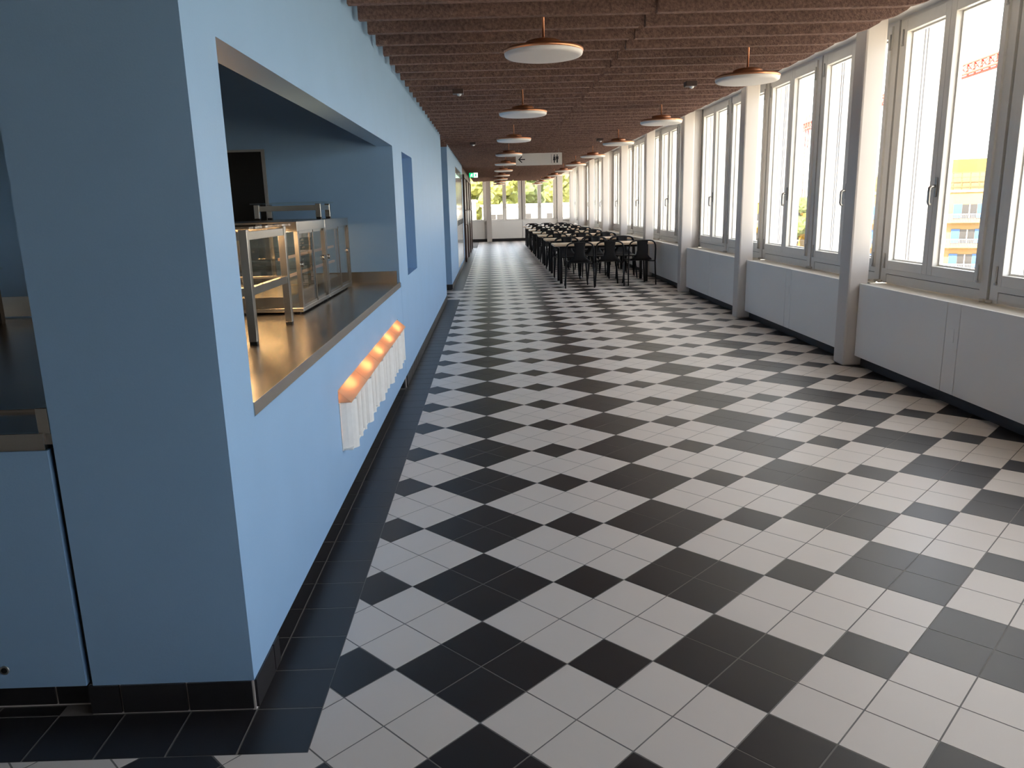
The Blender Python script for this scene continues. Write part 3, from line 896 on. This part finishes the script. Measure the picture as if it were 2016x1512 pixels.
# ================================================================== cupboards and dark doors further down the blue wall
for k in range(3):
    y0 = 14.98 + 1.19 * k; y1 = y0 + 1.17
    c = empty('tall_cupboard', (XL - 0.06, (y0 + y1) / 2, 0.14), 'tall white glossy cupboard, %s in the row beyond the side passage' % ORD[k], 'cupboard', 'white cupboards beyond the passage')
    MB().box(XL - 0.45, XL - 0.02, y0, y1, 0.142, 2.355).build('body', M['panel'], c)
    for ya, yb in ((y0, (y0 + y1) / 2), ((y0 + y1) / 2, y1)):
        d = MB().box(XL - 0.019, XL + 0.004, ya + 0.003, yb - 0.003, 0.16, 1.22, 0.002).build('door', M['glossdoor'], c)
        MB().box(XL + 0.004, XL + 0.014, yb - 0.06, yb - 0.03, 1.08, 1.20).build('handle', M['gasket'], d)
        d2 = MB().box(XL - 0.019, XL + 0.004, ya + 0.003, yb - 0.003, 1.23, 2.34, 0.002).build('door', M['glossdoor'], c)
        MB().box(XL + 0.004, XL + 0.014, yb - 0.06, yb - 0.03, 2.2, 2.32).build('handle', M['gasket'], d2)
wl2 = MB().box(XL - TH, XL - 0.02, 19.2, 26.5, 0, ZC).build('wall_dark', M['brownwood'])
tag(wl2, 'dark brown wood clad wall holding the doors near the corridor end', 'wall', kind='structure')
for k in range(3):
    y0 = 19.4 + 2.4 * k
    d = empty('door_%d' % (k + 2), (XL, y0 + 1.0, 0), 'dark brown wooden double door, %s beyond the white cupboards' % ORD[k], 'door', kind='structure')
    f = MB(); f.box(XL - 0.02, XL + 0.05, y0 - 0.08, y0, 0, 2.36); f.box(XL - 0.02, XL + 0.05, y0 + 2.0, y0 + 2.08, 0, 2.36); f.box(XL - 0.02, XL + 0.05, y0, y0 + 2.0, 2.28, 2.36)
    f.build('frame', M['brownwood'], d)
    for ya in (y0 + 0.004, y0 + 1.004):
        lf = MB().box(XL - 0.018, XL + 0.02, ya, ya + 0.99, 0.01, 2.275, 0.003).build('leaf', M['brownwood'], d)
        hy = ya + (0.93 if ya < y0 + 0.5 else 0.06)
        MB().tube([(XL + 0.02, hy, 1.0), (XL + 0.07, hy, 1.0), (XL + 0.075, hy, 1.05), (XL + 0.075, hy, 1.35), (XL + 0.07, hy, 1.40), (XL + 0.02, hy, 1.40)], 0.011, 8).build('handle', M['alu'], lf)

# ================================================================== tables and chairs
def build_chair():
    c = empty('dining_chair', (0, 0, 0))
    # one bent plywood shell: seat and narrow back
    rows = [(0.215, 0.438, 0.40), (0.205, 0.452, 0.42), (0.12, 0.452, 0.44), (0.0, 0.444, 0.44), (-0.12, 0.442, 0.44), (-0.175, 0.452, 0.42), (-0.205, 0.475, 0.37), (-0.222, 0.51, 0.29),
            (-0.232, 0.56, 0.215), (-0.240, 0.63, 0.185), (-0.248, 0.71, 0.185), (-0.256, 0.77, 0.20), (-0.262, 0.805, 0.215), (-0.263, 0.818, 0.205)]
    N = 7
    m_ = MB()
    pts = []
    for i, (y, z, w) in enumerate(rows):
        py, pz, _ = rows[max(i - 1, 0)]; ny, nz, _ = rows[min(i + 1, len(rows) - 1)]
        t_ = Vector((0, ny - py, nz - pz)).normalized()
        nrm = Vector((0, t_.z, -t_.y))           # towards the sitter
        if nrm.z < 0 and i < 5: nrm = -nrm
        row = []
        for q in range(N):
            u = q / (N - 1) * 2 - 1
            dish = 0.012 * u * u
            p = Vector((u * w / 2, y, z)) + nrm * (dish if i > 6 else dish * 0.8)
            row.append((p, nrm))
        pts.append(row)
    vs = [tuple(p + n_ * 0.005) for r in pts for p, n_ in r] + [tuple(p - n_ * 0.005) for r in pts for p, n_ in r]
    nr = len(rows); B = nr * N
    fs = []
    for i in range(nr - 1):
        for q in range(N - 1):
            a, b, d, e = i * N + q, i * N + q + 1, (i + 1) * N + q + 1, (i + 1) * N + q
            fs.append((a, b, d, e)); fs.append((B + e, B + d, B + b, B + a))
    edge = [i * N for i in range(nr)] + [(nr - 1) * N + q for q in range(1, N)] + [i * N + N - 1 for i in reversed(range(nr - 1))] + [q for q in reversed(range(1, N - 1))]
    for i in range(len(edge)):
        a, b = edge[i], edge[(i + 1) % len(edge)]
        fs.append((a, b, B + b, B + a))
    m_.add(vs, fs, True)
    m_.build('seat_shell', M['chair'], c, False)
    hoop = [(-0.252, -0.228, 0.44), (-0.252, -0.236, 0.56), (-0.251, -0.244, 0.66), (-0.244, -0.250, 0.725), (-0.222, -0.256, 0.772), (-0.185, -0.260, 0.796), (-0.14, -0.264, 0.806), (0.0, -0.268, 0.812)]
    hoop += [(-p[0], p[1], p[2]) for p in reversed(hoop[:-1])]
    MB().tube(hoop, 0.0145, 8).build('back_hoop', M['chair'], c, False)
    for s_ in (-1, 1):
        MB().tube([(s_ * 0.262, -0.262, 0.0), (s_ * 0.257, -0.240, 0.22), (s_ * 0.252, -0.228, 0.44)], [0.011, 0.0145, 0.0145], 8).build('leg', M['chair'], c, False)
        MB().tube([(s_ * 0.215, 0.245, 0.0), (s_ * 0.205, 0.225, 0.10), (s_ * 0.19, 0.205, 0.26), (s_ * 0.175, 0.185, 0.43)], [0.012, 0.016, 0.017, 0.017], 8).build('leg', M['chair'], c, False)
        MB().tube([(s_ * 0.175, 0.19, 0.428), (s_ * 0.20, 0.0, 0.424), (s_ * 0.235, -0.18, 0.430), (s_ * 0.252, -0.228, 0.44)], 0.011, 8).build('seat_rail', M['chair'], c, False)
    return c
def build_table():
    t_ = empty('dining_table', (0, 0, 0))
    W_, D_ = 1.91, 0.72
    MB().box(0, W_, 0, D_, 0.707, 0.745, 0.003).build('tabletop', M['tablewood'], t_, False)
    MB().box(0.11, W_ - 0.11, 0.07, D_ - 0.07, 0.665, 0.707).build('apron', M['chair'], t_, False)
    for x in (0.11, W_ - 0.16):
        for y in (0.05, D_ - 0.10): MB().box(x, x + 0.05, y, y + 0.05, 0.0, 0.707, 0.003).build('leg', M['chair'], t_, False)
    return t_
chair = build_chair(); index_kids(chair)
table = build_table(); index_kids(table)
first = True
rnd = random.Random(3)
NT = 7
for k in range(NT):
    ty = 12.49 + 2.34 * k
    t_ = table if k == 0 else copy_tree(table)
    t_.location = (1.25, ty, 0)
    tag(t_, 'oak topped dining table with black legs, %s from the counter end' % ORD[k], 'dining table', 'dining tables in the row')
    for side in (0, 1):
        for i_, px in enumerate((1.62, 2.19, 2.76)):
            c = chair if first else copy_tree(chair)
            if side == 0:
                c.location = (px + rnd.uniform(-.006, .006), ty - 0.60 + rnd.uniform(-.05, .04), 0)
                rz = rnd.uniform(-.03, .03)
                if k == 0: rz = (0.03, -0.02, 0.14)[i_]; c.location = ((1.635, -0.60), (2.205, -0.45), (2.77, -0.40))[i_][0], ty + (-0.60, -0.47, -0.40)[i_], 0
                c.rotation_euler = (0, 0, rz)
            else:
                c.location = (px + rnd.uniform(-.006, .006), ty + 0.72 + 0.26 + rnd.uniform(-.04, .05), 0)
                c.rotation_euler = (0, 0, math.pi + rnd.uniform(-.03, .03))
            first = False
            tag(c, 'black chair on the %s side of the %s table, %s' % (('counter', 'far')[side], ORD[k], ('aisle place', 'middle place', 'window place')[i_]), 'chair', 'black chairs around the tables')

# ================================================================== outside
ground = MB().box(-400, 500, -300, 600, -12.2, -12.0).build('ground', M['ground'])
tag(ground, 'pale sunlit ground far below the windows', 'ground', kind='structure')

def block(name, loc, rz, label, W_, D_, z0, z1, wall, floors, bays, shutters=True, storey=2.95, ztop=None, balcony=True, cat='building'):
    b = empty(name, loc, label, cat)
    b.rotation_euler = (0, 0, rz)
    MB().box(-W_ / 2, W_ / 2, 0, D_, z0, z1).build('wall', wall, b, False)
    MB().box(-W_ / 2 - 0.2, W_ / 2 + 0.2, -0.2, D_ + 0.2, z1, z1 + 0.25).build('roof_edge', M['cream'], b, False)
    for fl_ in range(floors):
        zt = ztop - storey * fl_
        for k in range(bays):
            xc = -W_ / 2 + W_ * (k + 0.5) / bays
            f = MB().box(xc - 0.75, xc + 0.75, -0.06, 0.05, zt - 1.6, zt).build('window', M['winpane'], b, False)
            MB().box(xc - 0.06, xc + 0.06, -0.09, -0.03, zt - 1.6, zt).build('mullion', M['rail'], f, False)
            if shutters:
                for s_ in (-1, 1):
                    MB().box(xc + s_ * 0.78, xc + s_ * 1.68, -0.12, 0.0, zt - 1.6, zt + 0.05).build('shutter', M['shutter'], b, False)
        if balcony:
            MB().box(-W_ / 2, W_ / 2, -1.0, 0, zt - 2.15, zt - 1.98).build('balcony_slab', wall, b, False)
            r = MB()
            r.box(-W_ / 2, W_ / 2, -1.0, -0.95, zt - 1.15, zt - 1.08)
            x = -W_ / 2
            while x < W_ / 2:
                r.box(x, x + 0.05, -0.99, -0.96, zt - 1.98, zt - 1.1); x += 0.16
            r.build('balcony_rail', M['rail'], b, False)
    return b
bA = block('apartment_block', (57.3, 91, 0), math.radians(-28), 'ochre apartment block with blue shutters and a timber rooftop frame', 22, 12, -12, 1.7, M['ochre'], 3, 5, ztop=0.25)
# timber frame storey on the roof
fr = MB()
x = -11
while x <= 11.01:
    fr.box(x - 0.06, x + 0.06, 0.2, 0.35, 1.95, 4.0); x += 0.9
for z in (2.3, 2.9, 3.4, 3.95): fr.box(-11, 11, 0.15, 0.25, z - 0.05, z + 0.05)
fr.build('timber_frame', M['timber'], bA, False)
MB().box(-10.5, 10.5, 1.2, 11, 1.95, 3.9).build('attic_wall', M['ochre'], bA, False)
MB().box(-3.0, 2.5, 3, 10, 3.9, 5.6).build('stair_tower', M['ochre2'], bA, False)
bB = block('yellow_house', (46, 116, 0), math.radians(-20), 'bright yellow house seen past the second column', 14, 12, -12, 1.0, M['ochre2'], 3, 3, shutters=False, ztop=-0.6)
bC = block('white_house', (-4.6, 78, 0), 0.0, 'white flat roofed house beyond the end windows by the doors', 6, 8, -12, 2.0, M['cream'], 2, 3, shutters=False, ztop=1.2, balcony=False)
bD = block('white_hall', (9, 90, 0), 0.0, 'long low white hall under the trees beyond the end windows', 20, 7, -12, 1.5, M['cream'], 2, 6, shutters=False, ztop=0.6, balcony=False)

# crane jib
cr = empty('tower_crane', (57, 93, -12), 'red lattice tower crane jib above the ochre block', 'crane')
P1, P2 = Vector((55.5, 84, 15.1)), Vector((65.5, 168, 15.1))
jd = (P2 - P1).normalized(); jn = Vector((jd.y, -jd.x, 0))
m_ = MB()
for off in (jn * 0.6, jn * -0.6, Vector((0, 0, 1.25))): m_.cyl(P1 + off, P2 + off, 0.15, 6)
n = 50
for k in range(n):
    a = P1.lerp(P2, k / n); b = P1.lerp(P2, (k + 0.5) / n); c_ = P1.lerp(P2, (k + 1) / n)
    for off in (jn * 0.6, jn * -0.6):
        m_.cyl(a + off, b + Vector((0, 0, 1.25)), 0.09, 5); m_.cyl(b + Vector((0, 0, 1.25)), c_ + off, 0.09, 5)
m_.build('jib', M['red'], cr)
m_ = MB()
base_ = P2 - jd * 6
for sx in (-.7, .7):
    for sy in (-.7, .7): m_.cyl((base_.x + sx, base_.y + sy, -12), (base_.x + sx, base_.y + sy, 18), 0.11, 6)
for k in range(20):
    z = -12 + 1.5 * k
    m_.cyl((base_.x - .7, base_.y - .7, z), (base_.x + .7, base_.y - .7, z + 1.5), 0.06, 5); m_.cyl((base_.x - .7, base_.y + .7, z), (base_.x - .7, base_.y - .7, z + 1.5), 0.06, 5)
m_.build('mast', M['red'], cr)

# trees beyond the end wall
def tree(x, y, h, r, seed, m, label):
    rn = random.Random(seed)
    t_ = empty('tree', (x, y, -12), label, 'tree', 'trees beyond the end windows')
    MB().tube([(0, 0, 0), (0.1, 0.1, h * 0.4), (0, 0, h * 0.75)], [0.35, 0.25, 0.12], 8).build('trunk', M['bark'], t_, False)
    bm = bmesh.new()
    for q in range(22):
        a = rn.uniform(0, 6.28); rr = rn.uniform(0.0, 0.8) * r; zz = h * 0.62 + rn.uniform(-0.25, 0.36) * h
        s0 = r * rn.uniform(0.24, 0.42)
        mt = Matrix.Translation((math.cos(a) * rr, math.sin(a) * rr, zz))
        res = bmesh.ops.create_icosphere(bm, subdivisions=3, radius=s0, matrix=mt)
        c_ = Vector((math.cos(a) * rr, math.sin(a) * rr, zz))
        for v in res['verts']:
            d = (v.co - c_)
            v.co = c_ + d * (1 + rn.uniform(-0.22, 0.22))
    me = bpy.data.meshes.new('crown'); bm.to_mesh(me); bm.free(); me.materials.append(m)
    o = bpy.data.objects.new('crown', me); COL.objects.link(o); o.parent = t_
spots = [(-10, 116, 19, 4.2), (-4.4, 124, 20, 4.4), (1.2, 117, 19, 4.2), (6.4, 125, 21, 4.4), (11.6, 117, 19, 4.2), (16.4, 126, 20, 4.4), (-1.5, 140, 25, 5.2), (9.5, 142, 25, 5.2), (20, 144, 24, 5.2), (-12.5, 140, 25, 5.2), (3.6, 105, 13.2, 2.6), (9.4, 104, 12.6, 2.4), (14.5, 105, 13, 2.8)]
for k, (x, y, h, r) in enumerate(spots):
    tree(x, y, h, r, 40 + k, M['leaf1'] if k % 3 else M['leaf2'], 'leafy pale green tree beyond the end windows')
for k, (x, y, h, r) in enumerate([(48, 104, 14.2, 3.0), (43, 112, 14.6, 3.2)]):
    o = tree(x, y, h, r, 80 + k, M['leaf2'], ['leafy tree in front of the yellow house', 'bushy tree beside the yellow house'][k])
